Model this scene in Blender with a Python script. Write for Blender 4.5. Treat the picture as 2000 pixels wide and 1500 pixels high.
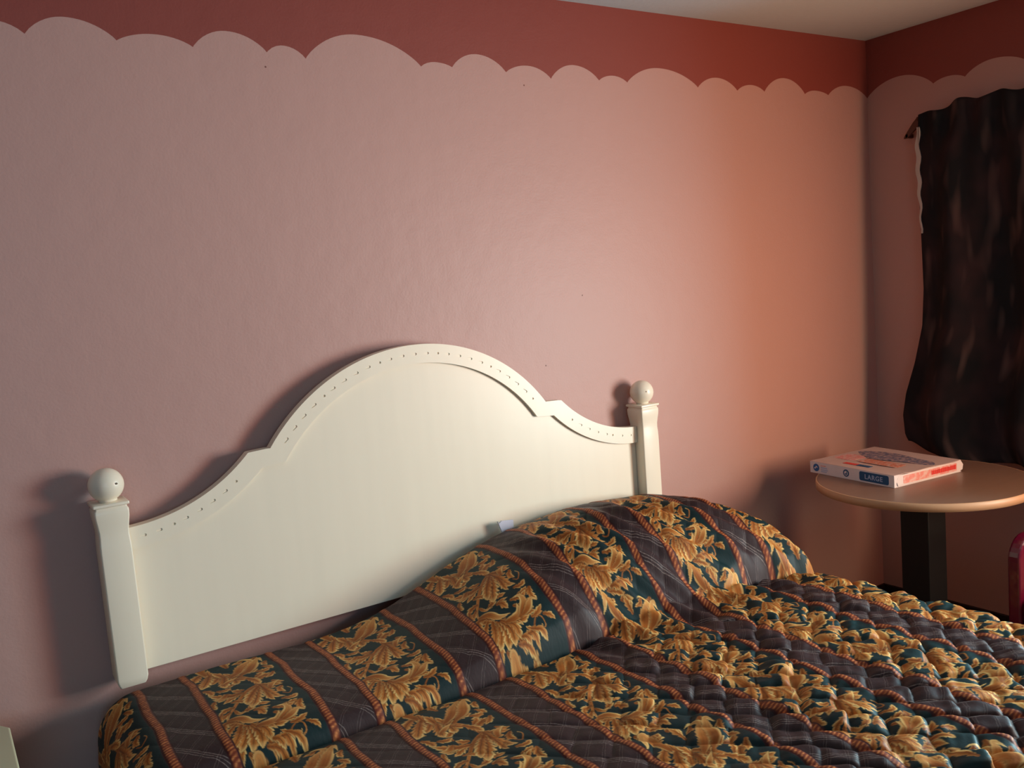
import bpy, bmesh, math, random
import numpy as np
from mathutils import Vector, Matrix
for o in list(bpy.data.objects): bpy.data.objects.remove(o, do_unlink=True)
S = bpy.context.scene; C = S.collection
PI = math.pi
# ------------------------------------------------------------------ camera
XR, YF, XL, ZC = 3.455, -4.8, -2.2, 2.44        # right wall, wall behind the viewer, left wall, ceiling
FPX, YAW, PITCH, ROLL = 1759.3, 0.57842867, 0.10963814, -0.07859769
cam_d = bpy.data.cameras.new('camera'); cam = bpy.data.objects.new('camera', cam_d); C.objects.link(cam)
cam_d.sensor_width = 36; cam_d.sensor_fit = 'HORIZONTAL'; cam_d.lens = FPX/2000*36; cam_d.clip_start = .05
cy, sy, cp, sp = math.cos(YAW), math.sin(YAW), math.cos(PITCH), math.sin(PITCH)
fw = Vector((sy*cp, cy*cp, -sp)); rt = Vector((cy, -sy, 0)); up = rt.cross(fw)
cr, sr = math.cos(ROLL), math.sin(ROLL)
r2 = cr*rt+sr*up; u2 = -sr*rt+cr*up
cam.matrix_world = Matrix(((r2.x, u2.x, -fw.x, 0), (r2.y, u2.y, -fw.y, -2.39), (r2.z, u2.z, -fw.z, 1.545), (0, 0, 0, 1)))
S.camera = cam
# ------------------------------------------------------------------ light
S.view_settings.view_transform = 'Standard'; S.view_settings.look = 'None'
S.view_settings.gamma = 1; S.view_settings.use_curve_mapping = False
S.view_settings.exposure = 0.0
w = bpy.data.worlds.new('sky'); S.world = w; w.use_nodes = True
w.node_tree.nodes['Background'].inputs[0].default_value = (.45, .6, .9, 1)
w.node_tree.nodes['Background'].inputs[1].default_value = .25
def area(name, loc, aim, sx, sy_, power, col, spread=180):
    d = bpy.data.lights.new(name, 'AREA'); d.shape = 'RECTANGLE'; d.size = sx; d.size_y = sy_
    d.energy = power; d.color = col; d.spread = math.radians(spread)
    o = bpy.data.objects.new(name, d); C.objects.link(o); o.location = loc
    o.rotation_euler = Vector(aim).to_track_quat('-Z', 'Y').to_euler(); return o
# daylight from the uncovered half of the window and two added orange fill lamps near it, plus dim cool light from behind
area('window_daylight', (3.12, -1.98, 1.20), (-.93, .36, -.02), .75, .85, 34, (1.0, .93, .60))
area('window_skylight', (3.05, -1.75, 1.22), (-1, .05, -.02), .7, .9, 45, (.29, .78, 1.0), 150)
area('orange_fill', (3.12, -2.3, 1.35), (-.8, .6, .10), .6, .8, 10.5, (1.0, .14, .04), 120)
area('corner_orange_fill', (3.27, -1.78, 1.20), (-.12, 1, .10), .3, 1.25, 7.0, (1.0, .06, .03))  # added lamp that turns the back wall orange towards the corner
area('rear_daylight', (-.65, -4.65, 1.5), (.06, 1, -.02), 1.3, 1.2, 8, (.30, .68, 1.0), 105)
# ------------------------------------------------------------------ helpers
def srgb(r, g, b): return tuple(((c/255)/12.92 if c/255 <= .04045 else ((c/255+.055)/1.055)**2.4) for c in (r, g, b))+(1,)
def mat(name, col, rough=.6, spec=.4, metal=0, noise=None, bump=None, coat=0, sheen=0):
    m = bpy.data.materials.new(name); m.use_nodes = True; nt = m.node_tree; b = nt.nodes['Principled BSDF']
    b.inputs['Roughness'].default_value = rough; b.inputs['Specular IOR Level'].default_value = spec
    b.inputs['Metallic'].default_value = metal; b.inputs['Coat Weight'].default_value = coat
    b.inputs['Sheen Weight'].default_value = sheen
    b.inputs['Base Color'].default_value = col
    tc = nt.nodes.new('ShaderNodeTexCoord')
    if noise:                                # (scale, amount, stretch)
        sc, am, st = noise
        mp = nt.nodes.new('ShaderNodeMapping'); mp.inputs['Scale'].default_value = st
        nt.links.new(tc.outputs['Object'], mp.inputs[0])
        n = nt.nodes.new('ShaderNodeTexNoise'); n.inputs['Scale'].default_value = sc; n.inputs['Detail'].default_value = 5
        nt.links.new(mp.outputs[0], n.inputs['Vector'])
        mx = nt.nodes.new('ShaderNodeMix'); mx.data_type = 'RGBA'
        mx.inputs[6].default_value = tuple(c*(1-am) for c in col[:3])+(1,); mx.inputs[7].default_value = tuple(min(1, c*(1+am)) for c in col[:3])+(1,)
        nt.links.new(n.outputs[0], mx.inputs[0]); nt.links.new(mx.outputs[2], b.inputs['Base Color'])
    if bump:                                 # (scale, strength, distance)
        n = nt.nodes.new('ShaderNodeTexNoise'); n.inputs['Scale'].default_value = bump[0]; n.inputs['Detail'].default_value = 4
        nt.links.new(tc.outputs['Object'], n.inputs['Vector'])
        bp = nt.nodes.new('ShaderNodeBump'); bp.inputs['Strength'].default_value = bump[1]; bp.inputs['Distance'].default_value = bump[2]
        nt.links.new(n.outputs[0], bp.inputs['Height']); nt.links.new(bp.outputs[0], b.inputs['Normal'])
    return m
def obj(name, bm, m, parent=None, smooth=False, bevel=0, seg=2):
    me = bpy.data.meshes.new(name); bmesh.ops.recalc_face_normals(bm, faces=bm.faces); bm.to_mesh(me); bm.free()
    for mm in (m if isinstance(m, (list, tuple)) else [m]): me.materials.append(mm)
    o = bpy.data.objects.new(name, me); C.objects.link(o)
    if parent: o.parent = parent
    if smooth:
        for p in me.polygons: p.use_smooth = True
    if bevel:
        b = o.modifiers.new('bevel', 'BEVEL'); b.width = bevel; b.segments = seg; b.limit_method = 'ANGLE'; b.angle_limit = math.radians(35)
    return o
def thing(name, loc, label, cat, group=None, rz=0):
    o = bpy.data.objects.new(name, None); C.objects.link(o); o.location = loc; o.rotation_euler = (0, 0, rz)
    o.empty_display_size = .1
    o['label'] = label; o['category'] = cat
    if group: o['group'] = group
    return o
def tag(o, label, cat): o['label'] = label; o['category'] = cat; return o
def struct(o): o['kind'] = 'structure'; return o
def box(bm, x0, x1, y0, y1, z0, z1, mi=0, M=None):
    v = [bm.verts.new(Vector(p) if M is None else M @ Vector(p)) for p in ((x0, y0, z0), (x1, y0, z0), (x1, y1, z0), (x0, y1, z0), (x0, y0, z1), (x1, y0, z1), (x1, y1, z1), (x0, y1, z1))]
    for f in ((0, 3, 2, 1), (4, 5, 6, 7), (0, 1, 5, 4), (1, 2, 6, 5), (2, 3, 7, 6), (3, 0, 4, 7)):
        fa = bm.faces.new([v[i] for i in f]); fa.material_index = mi
    return bm
def lathe(bm, prof, cx=0, cy_=0, n=48, cap=True):
    rings = []
    for r, z in prof:
        rings.append([bm.verts.new((cx+r*math.cos(2*PI*i/n), cy_+r*math.sin(2*PI*i/n), z)) for i in range(n)])
    for a, b in zip(rings, rings[1:]):
        for i in range(n): bm.faces.new((a[i], a[(i+1) % n], b[(i+1) % n], b[i]))
    if cap: bm.faces.new(rings[0][::-1]); bm.faces.new(rings[-1])
    return bm
def prism(bm, pts, z0, z1, M=None):
    """extrude a 2-D outline (x, y) from z0 to z1"""
    T = (lambda p: Vector(p)) if M is None else (lambda p: M @ Vector(p))
    a = [bm.verts.new(T((x, y, z0))) for x, y in pts]; b = [bm.verts.new(T((x, y, z1))) for x, y in pts]
    n = len(pts); bm.faces.new(a[::-1]); bm.faces.new(b)
    for i in range(n): bm.faces.new((a[i], a[(i+1) % n], b[(i+1) % n], b[i]))
    return bm
def tube(bm, pts, r, n=12, closed=False):
    pts = [Vector(p) for p in pts]; rings = []; N = len(pts); prev = None
    for i, p in enumerate(pts):
        if closed: t = (pts[(i+1) % N]-pts[i-1]).normalized()
        else: t = (pts[min(i+1, N-1)]-pts[max(i-1, 0)]).normalized()
        if prev is None: a = t.orthogonal().normalized()
        else: a = (prev-t*prev.dot(t)).normalized()
        prev = a; b = t.cross(a)
        rings.append([bm.verts.new(p+r*(math.cos(2*PI*k/n)*a+math.sin(2*PI*k/n)*b)) for k in range(n)])
    for a, b in zip(rings, rings[1:]+([rings[0]] if closed else [])):
        for k in range(n): bm.faces.new((a[k], a[(k+1) % n], b[(k+1) % n], b[k]))
    if not closed: bm.faces.new(rings[0][::-1]); bm.faces.new(rings[-1])
    return bm
# ------------------------------------------------------------------ materials of the room
def wall_mat(name, col, marks=False):
    m = mat(name, col, rough=.5, spec=.35, noise=(2.2, .035, (1, 1, 1)))
    nt = m.node_tree; b = nt.nodes['Principled BSDF']; tc = [n for n in nt.nodes if n.type == 'TEX_COORD'][0]
    n1 = nt.nodes.new('ShaderNodeTexNoise'); n1.inputs['Scale'].default_value = 150; n1.inputs['Detail'].default_value = 3
    n2 = nt.nodes.new('ShaderNodeTexNoise'); n2.inputs['Scale'].default_value = 14; n2.inputs['Detail'].default_value = 2
    for n in (n1, n2): nt.links.new(tc.outputs['Object'], n.inputs['Vector'])
    b1 = nt.nodes.new('ShaderNodeBump'); b1.inputs['Strength'].default_value = .26; b1.inputs['Distance'].default_value = .0022
    b2 = nt.nodes.new('ShaderNodeBump'); b2.inputs['Strength'].default_value = .30; b2.inputs['Distance'].default_value = .006
    nt.links.new(n1.outputs[0], b1.inputs['Height']); nt.links.new(n2.outputs[0], b2.inputs['Height'])
    nt.links.new(b2.outputs[0], b1.inputs['Normal']); nt.links.new(b1.outputs[0], b.inputs['Normal'])
    return m
PINK = wall_mat('mauve_wall_paint', (.50, .29, .25, 1))
nt = PINK.node_tree; pb_ = nt.nodes['Principled BSDF']; lk = [l for l in nt.links if l.to_socket == pb_.inputs['Base Color']][0].from_socket
geo = nt.nodes.new('ShaderNodeNewGeometry'); cur = None                 # small nicks in the paint of the back wall
for mx_, mz_ in ((.861, 2.168), (1.694, 2.165), (1.868, 1.491), (1.698, 1.274)):
    vd = nt.nodes.new('ShaderNodeVectorMath'); vd.operation = 'DISTANCE'; vd.inputs[1].default_value = (mx_, 0, mz_); nt.links.new(geo.outputs['Position'], vd.inputs[0])
    lt = nt.nodes.new('ShaderNodeMath'); lt.operation = 'LESS_THAN'; lt.inputs[1].default_value = .0026; nt.links.new(vd.outputs['Value'], lt.inputs[0])
    if cur is None: cur = lt.outputs[0]
    else:
        mxx = nt.nodes.new('ShaderNodeMath'); mxx.operation = 'MAXIMUM'; nt.links.new(cur, mxx.inputs[0]); nt.links.new(lt.outputs[0], mxx.inputs[1]); cur = mxx.outputs[0]
mk = nt.nodes.new('ShaderNodeMix'); mk.data_type = 'RGBA'; nt.links.new(cur, mk.inputs[0]); nt.links.new(lk, mk.inputs[6]); mk.inputs[7].default_value = srgb(120, 78, 70); nt.links.new(mk.outputs[2], pb_.inputs['Base Color'])
BAND = wall_mat('terracotta_wall_paint', (.255, .058, .044, 1))
CEIL = mat('ceiling_paint', (.49, .55, .58, 1), rough=.8, spec=.2, noise=(3, .03, (1, 1, 1)), bump=(60, .35, .004))
CARPET = mat('brown_carpet', srgb(74, 50, 44), rough=.95, spec=.1, noise=(90, .25, (1, 1, 1)), bump=(220, .6, .004))
BASE = mat('dark_vinyl_baseboard', srgb(36, 22, 22), rough=.5)
CREAM = mat('cream_lacquer', (.86, .765, .605, 1), rough=.34, spec=.45, noise=(3.5, .03, (9, 9, .9)), bump=(9, .03, .01))
# ------------------------------------------------------------------ room shell
def scallop_fn(knots):
    """knots = alternating cusp, peak, cusp ... (s, z) with s increasing"""
    def f(s):
        for i in range(0, len(knots)-2, 2):
            a, p, c = knots[i], knots[i+1], knots[i+2]
            if a[0] <= s <= c[0]:
                q = a if s < p[0] else c
                t = abs(s-p[0])/max(1e-6, abs(q[0]-p[0]))
                return q[1]+(p[1]-q[1])*(max(0, 1-t**2.05))**.86
        return knots[-1][1]
    return f
rnd = random.Random(3)
def extend(k, upto):
    while k[-1][0] < upto:
        wd = rnd.choice((.11, .16, .2, .26)); h = .02+.2*wd*.9
        k += [(k[-1][0]+wd*.5, 2.203+h), (k[-1][0]+wd, 2.203)]
    return k
back_k = [(.297, 2.206), (.385, 2.252), (.496, 2.207), (.585, 2.229), (.677, 2.205), (.765, 2.252), (.869, 2.206), (.914, 2.227), (.976, 2.197), (1.131, 2.273), (1.33, 2.199), (1.379, 2.215), (1.436, 2.204), (1.525, 2.248), (1.629, 2.201), (1.712, 2.226), (1.802, 2.191), (1.897, 2.24), (2.001, 2.197), (2.063, 2.216), (2.125, 2.197), (2.275, 2.254), (2.461, 2.198), (2.56, 2.238), (2.666, 2.197), (2.743, 2.222), (2.816, 2.201), (2.933, 2.258), (3.053, 2.203), (3.117, 2.22), (3.199, 2.206), (3.317, 2.249), (3.455, 2.205)]
left_k = [(-s, z) for s, z in extend([(-.297, 2.206), (-.23, 2.232), (-.165, 2.2)], 2.3)][::-1]
bf = scallop_fn(left_k[:-1]+back_k)
right_k = extend([(0, 2.205), (.147, 2.262), (.295, 2.2), (.357, 2.215), (.424, 2.197), (.535, 2.238), (.66, 2.197)], 5)
rf = scallop_fn(right_k)
gk = extend([(-6, 2.203)], 6)
gf = scallop_fn(gk)
def wall(name, pts_fn, ss, fn, hole=None):
    """pts_fn(s, z) -> xyz; columns of quads, painted band above the scallop line; hole = (s0, s1, z0, z1)"""
    bm = bmesh.new(); cache = {}
    def V(s, z):
        k = (round(s, 5), round(z, 5))
        if k not in cache: cache[k] = bm.verts.new(pts_fn(s, z))
        return cache[k]
    for a, b in zip(ss, ss[1:]):
        zs = [(0, 0, 0), (fn(a), fn(b), 1), (ZC, ZC, None)]
        segs = [((0, 0), (fn(a), fn(b)), 0), ((fn(a), fn(b)), (ZC, ZC), 1)]
        if hole and hole[0]-1e-6 <= a and b <= hole[1]+1e-6:
            segs = [((0, 0), (hole[2], hole[2]), 0), ((hole[3], hole[3]), (fn(a), fn(b)), 0), segs[1]]
        for (a0, b0), (a1, b1), mi in segs:
            f = bm.faces.new((V(a, a0), V(b, b0), V(b, b1), V(a, a1))); f.material_index = mi
    return struct(obj(name, bm, [PINK, BAND]))
def rng_(a, b, st, extra=()): return sorted(set([round(x, 5) for x in np.arange(a, b, st)]+[b]+[round(e, 5) for e in extra if a <= e <= b]))
HO = (.62, 2.80, .86, 2.02)
wall('wall_back', lambda s, z: (s, 0, z), rng_(XL, XR, .012, [k[0] for k in left_k+back_k]), bf)
wall('wall_right', lambda s, z: (XR, -s, z), rng_(0, -YF, .012, [k[0] for k in right_k]+[HO[0], HO[1]]), rf, HO)
wall('wall_left', lambda s, z: (XL, -s, z), rng_(0, -YF, .05), gf)
wall('wall_front', lambda s, z: (s, YF, z), rng_(XL, XR, .05), gf)
bm = bmesh.new(); box(bm, XL, XR, YF, 0, -.05, 0); struct(obj('floor', bm, CARPET))
bm = bmesh.new(); box(bm, XL, XR, YF, 0, ZC, ZC+.05); struct(obj('ceiling', bm, CEIL))
for nm, (x0, x1, y0, y1) in dict(baseboard_back=(XL, XR, -.012, 0), baseboard_right=(XR-.012, XR, YF, -.012), baseboard_left=(XL, XL+.012, YF, -.012), baseboard_front=(XL+.012, XR-.012, YF, YF+.012)).items():
    bm = bmesh.new(); box(bm, x0, x1, y0, y1, 0, .095); struct(obj(nm, bm, BASE, bevel=.003))
# window in the right wall, mostly behind the curtain
WHITE = mat('white_window_paint', (.7, .68, .64, 1), rough=.45)
GL = bpy.data.materials.new('window_glass'); GL.use_nodes = True; nt = GL.node_tree
for n in list(nt.nodes): nt.nodes.remove(n)
out = nt.nodes.new('ShaderNodeOutputMaterial'); mxs = nt.nodes.new('ShaderNodeMixShader'); tr = nt.nodes.new('ShaderNodeBsdfTransparent'); gs = nt.nodes.new('ShaderNodeBsdfGlossy')
gs.inputs['Roughness'].default_value = .02; fr = nt.nodes.new('ShaderNodeFresnel'); nt.links.new(fr.outputs[0], mxs.inputs[0]); nt.links.new(tr.outputs[0], mxs.inputs[1]); nt.links.new(gs.outputs[0], mxs.inputs[2]); nt.links.new(mxs.outputs[0], out.inputs[0])
y1, y0 = -HO[0], -HO[1]; z0, z1 = HO[2], HO[3]
bm = bmesh.new()
for a in ((y0, y1, z0, z0+.045), (y0, y1, z1-.045, z1), (y0, y0+.045, z0+.045, z1-.045), (y1-.045, y1, z0+.045, z1-.045), ((y0+y1)/2-.02, (y0+y1)/2+.02, z0+.045, z1-.045)):
    box(bm, XR+.005, XR+.07, *a)
wf = struct(obj('window_1', bm, WHITE, bevel=.004))
bm = bmesh.new(); box(bm, XR+.035, XR+.039, y0+.046, y1-.046, z0+.046, z1-.046); obj('pane', bm, GL, wf)
# ------------------------------------------------------------------ printed scrollwork of the bedspread
LEAF=[
('L',15.6,[(95, -10), (108, -9), (110, 27)]),
('L',10.1,[(104, 41), (106, 9), (107, -21)]),
('C',14.4,[(91, 111), (117, 88), (136, 60), (165, 30), (155, 11), (136, 9)]),
('L',21.8,[(103, 123), (126, 94), (146, 58), (167, 33)]),
('C',14.8,[(120, 113), (144, 95), (167, 54), (188, 27), (189, 56)]),
('L',10.2,[(118, 110), (136, 111), (160, 108)]),
('F',16.8,[(42, 37), (23, 53), (6, 80)]),
('F',17.8,[(52, 63), (34, 98), (16, 135)]),
('L',12.7,[(70, 84), (52, 110), (39, 125)]),
('F',15.7,[(78, 99), (70, 131), (62, 168)]),
('F',14.4,[(94, 116), (94, 144), (92, 168)]),
('C',13.6,[(49, 49), (46, 5), (45, -36), (21, 1), (9, 10)]),
('L',15.2,[(46, 5), (61, -9), (78, -20)]),
('L',11.0,[(60, 86), (56, 52), (63, 15)]),
('L',11.3,[(74, 109), (74, 82), (66, 44)]),
('L',8.0,[(86, 121), (92, 103), (84, 71)]),
('L',10.5,[(95, 127), (113, 90), (130, 51)]),
('S',10.4,[(135, 213), (126, 165), (107, 128), (76, 104), (50, 69), (37, 28)]),
('L',11.9,[(134, 184), (159, 160), (184, 159)]),
('L',9.0,[(137, 161), (155, 143), (145, 137)]),
('L',8.0,[(160, 162), (169, 169), (184, 165)]),
('L',11.2,[(136, 206), (151, 223), (184, 241)]),
('L',8.7,[(153, 225), (153, 243), (163, 252)]),
('L',15.9,[(135, 213), (138, 255), (145, 293), (161, 310)]),
('L',9.7,[(136, 260), (133, 299), (137, 314)]),
('F',17.6,[(129, 221), (106, 254), (83, 267)]),
('F',18.0,[(128, 228), (105, 279), (84, 321)]),
('F',15.0,[(126, 225), (96, 263), (78, 300)]),
('L',9.6,[(95, 218), (82, 214), (71, 200)]),
('L',9.7,[(82, 231), (59, 244), (36, 257)]),
('L',10.4,[(60, 229), (41, 232), (24, 221)]),
('L',12.8,[(89, 234), (65, 230), (42, 217), (19, 187)]),
('L',4.8,[(69, 197), (67, 189), (60, 191)]),
('S',11.2,[(136, 211), (105, 226), (76, 256), (49, 294), (30, 324), (21, 357)]),
('L',8.6,[(51, 290), (32, 290), (12, 303)]),
('L',7.4,[(38, 306), (22, 321), (9, 338)]),
('C',4.9,[(47, 305), (53, 328), (72, 330)]),
('L',11.4,[(85, 336), (96, 342), (102, 369)]),
('C',4.2,[(96, 331), (108, 335), (120, 336)]),
('C',11.4,[(26, 341), (49, 351), (67, 376), (98, 386)]),
('L',7.9,[(27, 346), (29, 365), (51, 379)]),
('C',11.8,[(72, 402), (100, 407), (120, 397), (129, 371)]),
('C',10.8,[(111, 414), (129, 402), (148, 379), (147, 355), (127, 350)]),
('L',11.9,[(99, 416), (125, 414), (145, 393), (177, 378)]),
('C',9.7,[(124, 412), (145, 403), (168, 384), (182, 395)]),
('L',8.2,[(123, 417), (141, 415), (161, 421)]),
('L',11.8,[(81, 412), (109, 422), (138, 422)]),
('L',7.4,[(147, 349), (162, 349), (180, 341)]),
('L',5.7,[(160, 358), (173, 355), (186, 353)]),
('L',10.8,[(41, 357), (28, 354), (15, 355), (1, 411)]),
('F',8.5,[(37, 369), (19, 385), (2, 412)]),
('F',12.7,[(46, 379), (28, 415), (3, 450)]),
('F',12.4,[(55, 389), (41, 425), (15, 461)]),
('F',14.7,[(58, 392), (54, 433), (38, 469)]),
('F',15.8,[(64, 393), (69, 435), (60, 468)]),
('F',12.4,[(67, 392), (85, 426), (83, 461)]),
('L',10.8,[(65, 389), (88, 410), (107, 431)]),
('S',8.2,[(35, 351), (48, 381), (71, 401)]),
('F',9.5,[(86, 459), (99, 466), (105, 481)]),
('L',10.7,[(94, 465), (117, 464), (124, 497)]),
('L',6.7,[(76, 458), (81, 473), (82, 488)]),
('T',3.2,[(130, 455), (150, 436), (163, 443), (161, 466), (150, 472), (153, 461)]),
('T',3.0,[(165, 290), (176, 301), (191, 280), (187, 265)]),
('L',5.7,[(130, 455), (120, 454), (109, 444)]),
('L',10.8,[(39, 497), (54, 494), (63, 513)]),
('L',5.3,[(46, 508), (58, 513), (69, 510)]),
('L',9,[(186,150),(176,168),(160,178)]),
('L',10,[(150,120),(165,128),(186,120)]),
('L',8,[(168,205),(178,222),(192,228)]),
('L',9,[(120,352),(150,360),(172,350)]),
('F',10,[(118,372),(140,392),(160,410)]),
('L',9,[(60,330),(80,322),(92,300)]),
('L',8,[(20,300),(12,318),(16,338)]),
('F',9,[(150,320),(172,326),(188,316)]),
('L',9,[(176,96),(186,112),(190,130)]),
('L',9,[(40,176),(56,186),(74,182)]),
('F',9,[(98,138),(112,150),(124,150)]),
('L',8,[(172,440),(186,452),(192,470)]),
('L',9,[(70,470),(92,478),(110,500)]),
('F',10,[(120,455),(142,470),(150,492)]),
('F',11,[(186,12),(172,30),(168,52)]),
('L',9,[(196,60),(186,74),(188,94)]),
('L',10,[(12,96),(20,118),(36,134)]),
('F',10,[(16,150),(26,170),(28,192)]),
('L',8,[(88,150),(78,166),(62,172)]),
('F',12,[(118,150),(134,176),(140,204)]),
('L',9,[(178,250),(166,268),(172,288)]),
('L',9,[(96,296),(104,312),(124,318)]),
('F',9,[(24,232),(14,252),(18,270)]),
('L',8,[(52,262),(70,270),(76,288)]),
('F',11,[(186,348),(176,372),(180,396)]),
('L',9,[(140,430),(160,428),(182,414)]),
('F',10,[(30,470),(44,488),(44,508)]),
('L',9,[(6,440),(16,460),(12,480)]),
('L',8,[(150,14),(138,26),(120,30)]),
('C',7,[(60,150),(84,134),(104,120)]),
('C',8,[(150,250),(160,226),(184,214)]),
('C',8,[(58,212),(40,226),(22,216)]),
]
def spline(pts, n):
    p = np.array(pts, float)
    if len(p) == 2: p = np.array([p[0], (p[0]+p[1])/2, p[1]])
    q = np.vstack([2*p[0]-p[1], p, 2*p[-1]-p[-2]])
    out = []
    for i in range(len(p)-1):
        t = np.linspace(0, 1, n, endpoint=False)[:, None]
        a, b, c, d = q[i:i+4]
        out.append(.5*((2*b)+(c-a)*t+(2*a-5*b+4*c-d)*t*t+(3*b-a-3*c+d)*t**3))
    out.append(p[-1:]); return np.vstack(out)

TILE_W, TILE_L, TILE_R = .219, .480, .0007      # one printed scroll repeat, metres
def leaf_tile():
    """colour (linear RGB) + coverage of the printed gold scrollwork on the green band"""
    W = int(TILE_W/TILE_R); L = int(TILE_L/TILE_R)
    rgb = np.zeros((L, W, 3)); cov = np.zeros((L, W))
    rng = np.random.default_rng(4)
    def lin(c): return (np.array(c)/255.)**2.2
    DK, BR, OR, GO, PA = lin((66,30,14)), lin((136,74,28)), lin((180,104,44)), lin((206,134,68)), lin((232,194,122))
    TS = .475/.513
    def draw(pts, hw, kind):
        c = spline([(x*.001, (t+6)*TS*.001) for x, t in pts], 22)
        seg = np.hypot(*np.diff(c, axis=0).T); u = np.r_[0, np.cumsum(seg)]; length = u[-1]; u = u/length
        hw = hw*.001
        tan = np.gradient(c, axis=0); tan /= np.hypot(*tan.T)[:, None]+1e-9
        if kind == 'S': w = hw*.62*(1-.75*u)
        elif kind == 'T': w = hw*.55*(1-.5*u)
        elif kind == 'F': w = hw*1.0*(.35+.65*np.sin(np.pi*np.clip(u*.93, 0, 1))**.8)*np.clip((1.02-u)/.22, 0, 1)**.55
        elif kind == 'C': w = hw*1.05*(.30+.7*np.sin(np.pi*u**.8))*np.clip((1.01-u)/.5, 0, 1)**.6
        else: w = hw*1.1*(.35+.65*np.sin(np.pi*np.clip(u*.95, 0, 1)))*np.clip((1.01-u)/.35, 0, 1)**.7
        ph = rng.uniform(0, 6)
        pad = hw*1.6
        x0 = int((c[:, 0].min()-pad)/TILE_R); x1 = int((c[:, 0].max()+pad)/TILE_R)+1
        y0 = int((c[:, 1].min()-pad)/TILE_R); y1 = int((c[:, 1].max()+pad)/TILE_R)+1
        gx, gy = np.meshgrid(np.arange(x0, x1), np.arange(y0, y1))
        P = np.stack([gx.ravel()*TILE_R, gy.ravel()*TILE_R], 1)
        d2 = ((P[:, None, :]-c[None])**2).sum(2); k = d2.argmin(1)
        dv = P-c[k]; side = tan[k, 0]*dv[:, 1]-tan[k, 1]*dv[:, 0]
        al = (dv*tan[k]).sum(1); end = (np.abs(al) > TILE_R*1.2) & ((k == 0) | (k == len(c)-1))
        # ragged acanthus edge
        uu = u[k]; rag = 1.0
        if kind in 'FLC':
            n = max(2, round(length/.0140)); fr = np.mod(uu*n+.5*(side > 0)+ph, 1)
            fade = np.clip((.97-uu)/.25, 0, 1)*np.clip(uu/.12, 0, 1)
            rag = 1-(.50 if kind != 'C' else .26*(side*(1 if ph > 3 else -1) < 0))*fade*(1-fr**.8)
            rag = rag*(1.06 if kind != 'C' else 1.04)
        ww = w[k]*rag+1e-6
        q = side/ww; dist = np.sqrt(d2[np.arange(len(k)), k])
        a = np.clip((ww-dist)/TILE_R*.8+.5, 0, 1); a[end & (dist > .6*ww)] *= .0
        aq = np.abs(q)
        col = BR[None]*(1-np.clip(uu*1.6, 0, 1))[:, None]+OR[None]*np.clip(uu*1.6, 0, 1)[:, None]
        m = np.clip((uu-.45)*1.5, 0, 1)[:, None]; col = col*(1-m)+GO*m
        # central vein and fine ribs
        v = np.exp(-(q/.16)**2)[:, None]*(.75 if kind in 'FL' else .15); col = col*(1-v)+DK*v
        r = (.5+.5*np.sin(q*11+ph))[:, None]*.42*(kind in 'FLC'); col = col*(1-r)+BR*.8*r
        # bright edge on one side, dark on the other
        e = np.clip((aq-.5)/.3, 0, 1)*np.clip((uu+.25), 0, 1)*np.where(q*(1 if ph > 3 else -1) > 0, 1., .35)
        if kind == 'C': e = np.clip(e+np.clip(uu-.35, 0, 1)*.7, 0, 1)
        if kind in 'ST': e = e*.35
        e = (np.clip(e, 0, 1)*.9)[:, None]; col = col*(1-e)+PA*e
        tp = (np.clip((uu-.8)/.2, 0, 1)*.55)[:, None]; col = col*(1-tp)+PA*tp
        # dark outline that separates overlapping leaves
        ol = np.clip(1-(np.abs(dist-ww-TILE_R*1.2)/(TILE_R*1.8)), 0, 1)*.75
        ol[end] *= .0
        iy = np.mod(gy.ravel(), L); ok = (gx.ravel() >= 6) & (gx.ravel() < W-6)
        iy, ix = iy[ok], gx.ravel()[ok]; a = a[ok]; col = col[ok]; ol = ol[ok]
        under = cov[iy, ix]
        rgb[iy, ix] = rgb[iy, ix]*(1-ol*under)[:, None]+(DK*.6)*(ol*under)[:, None]
        rgb[iy, ix] = rgb[iy, ix]*(1-a)[:, None]+col*a[:, None]
        cov[iy, ix] = np.maximum(cov[iy, ix], a)
    order = [s for s in LEAF if s[0] in 'ST']+[s for s in LEAF if s[0] in 'L']+[s for s in LEAF if s[0] == 'F']+[s for s in LEAF if s[0] == 'C']
    for kind, hw, pts in order: draw(pts, hw, kind)
    return rgb, cov
# ------------------------------------------------------------------ headboard
HX = 1.1925
hb = thing('headboard', (HX, 0, .645), 'cream painted arched headboard with ball topped posts, mounted low on the mauve wall', 'headboard')
def top_z(d):
    d = abs(d)
    if d <= .45: return 1.395-.5566+math.sqrt(.5566**2-d*d)
    if d < .511: return 1.167-.003*(d-.45)/.061
    return 1.479-math.sqrt(max(0, .449**2-(min(d, .83)-.83)**2))
def in_z(d):
    d = abs(d)
    if d <= .412: return 1.395-.5566+math.sqrt(.5016**2-d*d)
    if d < .478: return 1.1235-.005*(d-.412)/.066
    return 1.479-math.sqrt(max(0, .504**2-(min(d, .83)-.83)**2))
def cols(bm, ds, lo, hi, yf, yb):
    prev = None
    for d in ds:
        q = [bm.verts.new((d, y, z-.645)) for y in (yf, yb) for z in (lo(d), hi(d))]     # f-lo f-hi b-lo b-hi
        if prev:
            p = prev
            bm.faces.new((p[0], q[0], q[1], p[1])); bm.faces.new((p[2], p[3], q[3], q[2]))
            bm.faces.new((p[1], q[1], q[3], p[3])); bm.faces.new((p[0], p[2], q[2], q[0]))
        else: bm.faces.new((q[0], q[1], q[3], q[2]))
        prev = q
    bm.faces.new((prev[0], prev[2], prev[3], prev[1]))
ds = rng_(-.82, .82, .012, [s*v for s in (-1, 1) for v in (.45, .511, .412, .478)])
def parent_local(o): return o
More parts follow.
